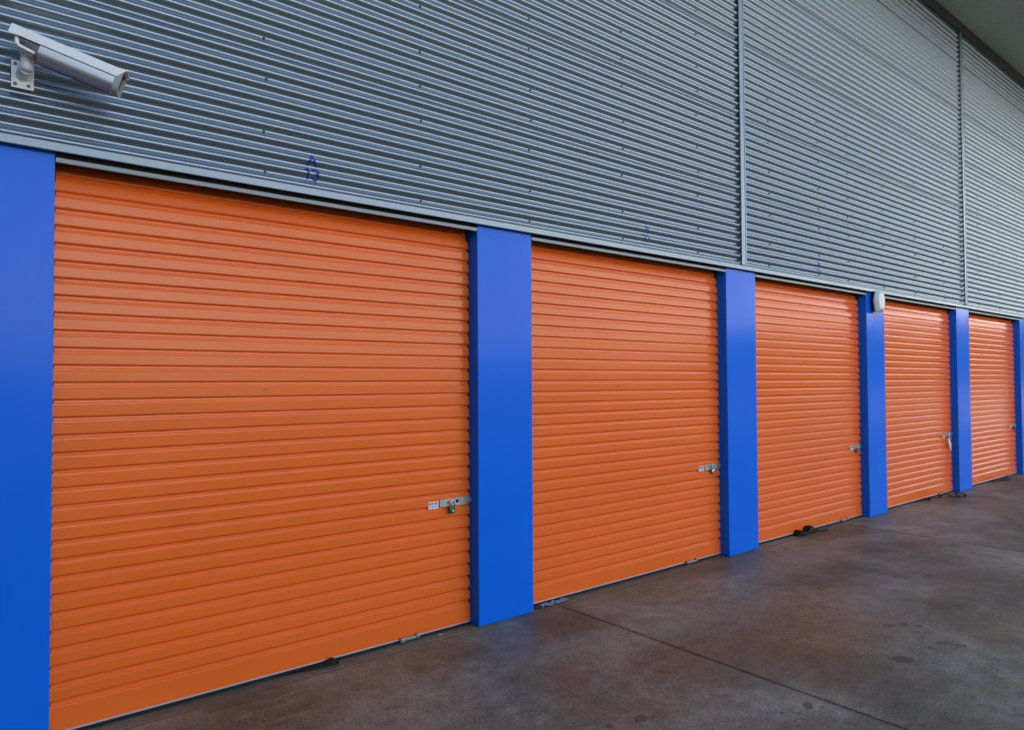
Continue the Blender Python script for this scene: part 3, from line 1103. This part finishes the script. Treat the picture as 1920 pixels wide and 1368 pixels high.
# body: rounded section
def section(y0, y1, z0, z1, rr, n=5):
    pts = []
    for (cx, cz, a0) in ((y1-rr, z1-0.006, 0), (y0+rr, z1-0.006, 90), (y0+rr, z0+rr, 180), (y1-rr, z0+rr, 270)):
        for i in range(n+1):
            a = R(a0+90*i/n)
            rz = rr if a0 >= 180 else 0.006
            pts.append((cx+rr*math.cos(a), cz+rz*math.sin(a)))
    return pts
def hloft(lst):
    mb = MB()
    vs = [[mb.bm.verts.new((x, y, z)) for (y, z) in pts] for (x, pts) in lst]
    for a, b in zip(vs[:-1], vs[1:]):
        m_ = len(a)
        for k in range(m_):
            mb.bm.faces.new((a[k], a[(k+1) % m_], b[(k+1) % m_], b[k]))
    mb.bm.faces.new(vs[0][::-1])
    mb.bm.faces.new(vs[-1])
    return mb
bsec = section(0.008, 0.090, -0.062, 0.034, 0.036)
hbuild(hloft([(0.118, bsec), (LH-0.004, bsec)]), 'body', M_silver, auto=30)
hbuild(hloft([(0.026, section(0.012, 0.086, -0.010, 0.033, 0.008)), (0.095, section(0.010, 0.088, -0.033, 0.033, 0.020)), (0.104, section(0.010, 0.088, -0.058, 0.033, 0.032)), (0.116, section(0.010, 0.088, -0.060, 0.033, 0.034))]), 'rear_cap', M_camgrey, auto=30)
mb = MB()
mb.box(0.118, LH-0.02, 0.040, 0.070, -0.0665, -0.0615, 0.001)
hbuild(mb, 'cable_channel', M_camgrey)
# front frame and window
fo = section(0.004, 0.094, -0.066, 0.038, 0.030)
fi = section(0.010, 0.090, -0.050, 0.032, 0.022)
mb = MB()
va = [mb.bm.verts.new((LH-0.004, y, z)) for y, z in fo]
vb = [mb.bm.verts.new((LH+0.020, y, z)) for y, z in fo]
vc = [mb.bm.verts.new((LH+0.020, y, z)) for y, z in fi]
vd = [mb.bm.verts.new((LH+0.006, y, z)) for y, z in fi]
for A_, B_ in ((va, vb), (vb, vc), (vc, vd)):
    for k in range(len(A_)):
        kk = (k+1) % len(A_)
        mb.bm.faces.new((A_[k], A_[kk], B_[kk], B_[k]))
fr = hbuild(mb, 'front_frame', M_camfront, auto=30)
mb = MB()
mb.poly([(LH+0.008, y, z) for y, z in section(0.012, 0.086, -0.054, 0.030, 0.022)])
hbuild(mb, 'window', M_glass)
hbuild(hloft([(0.046, [(0.004, -0.030), (0.078, -0.030), (0.078, -0.041), (0.004, -0.041)]), (0.109, [(0.004, -0.037), (0.078, -0.037), (0.078, -0.048), (0.004, -0.048)])]), 'mounting_shoe', M_white)
mb = MB()
mb.tube([(0.030, 0.020, 0.0), (0.033, 0.019, -0.018), (0.040, 0.018, -0.034)], 0.0095, 12)
hbuild(mb, 'cable_gland', M_white, auto=40)
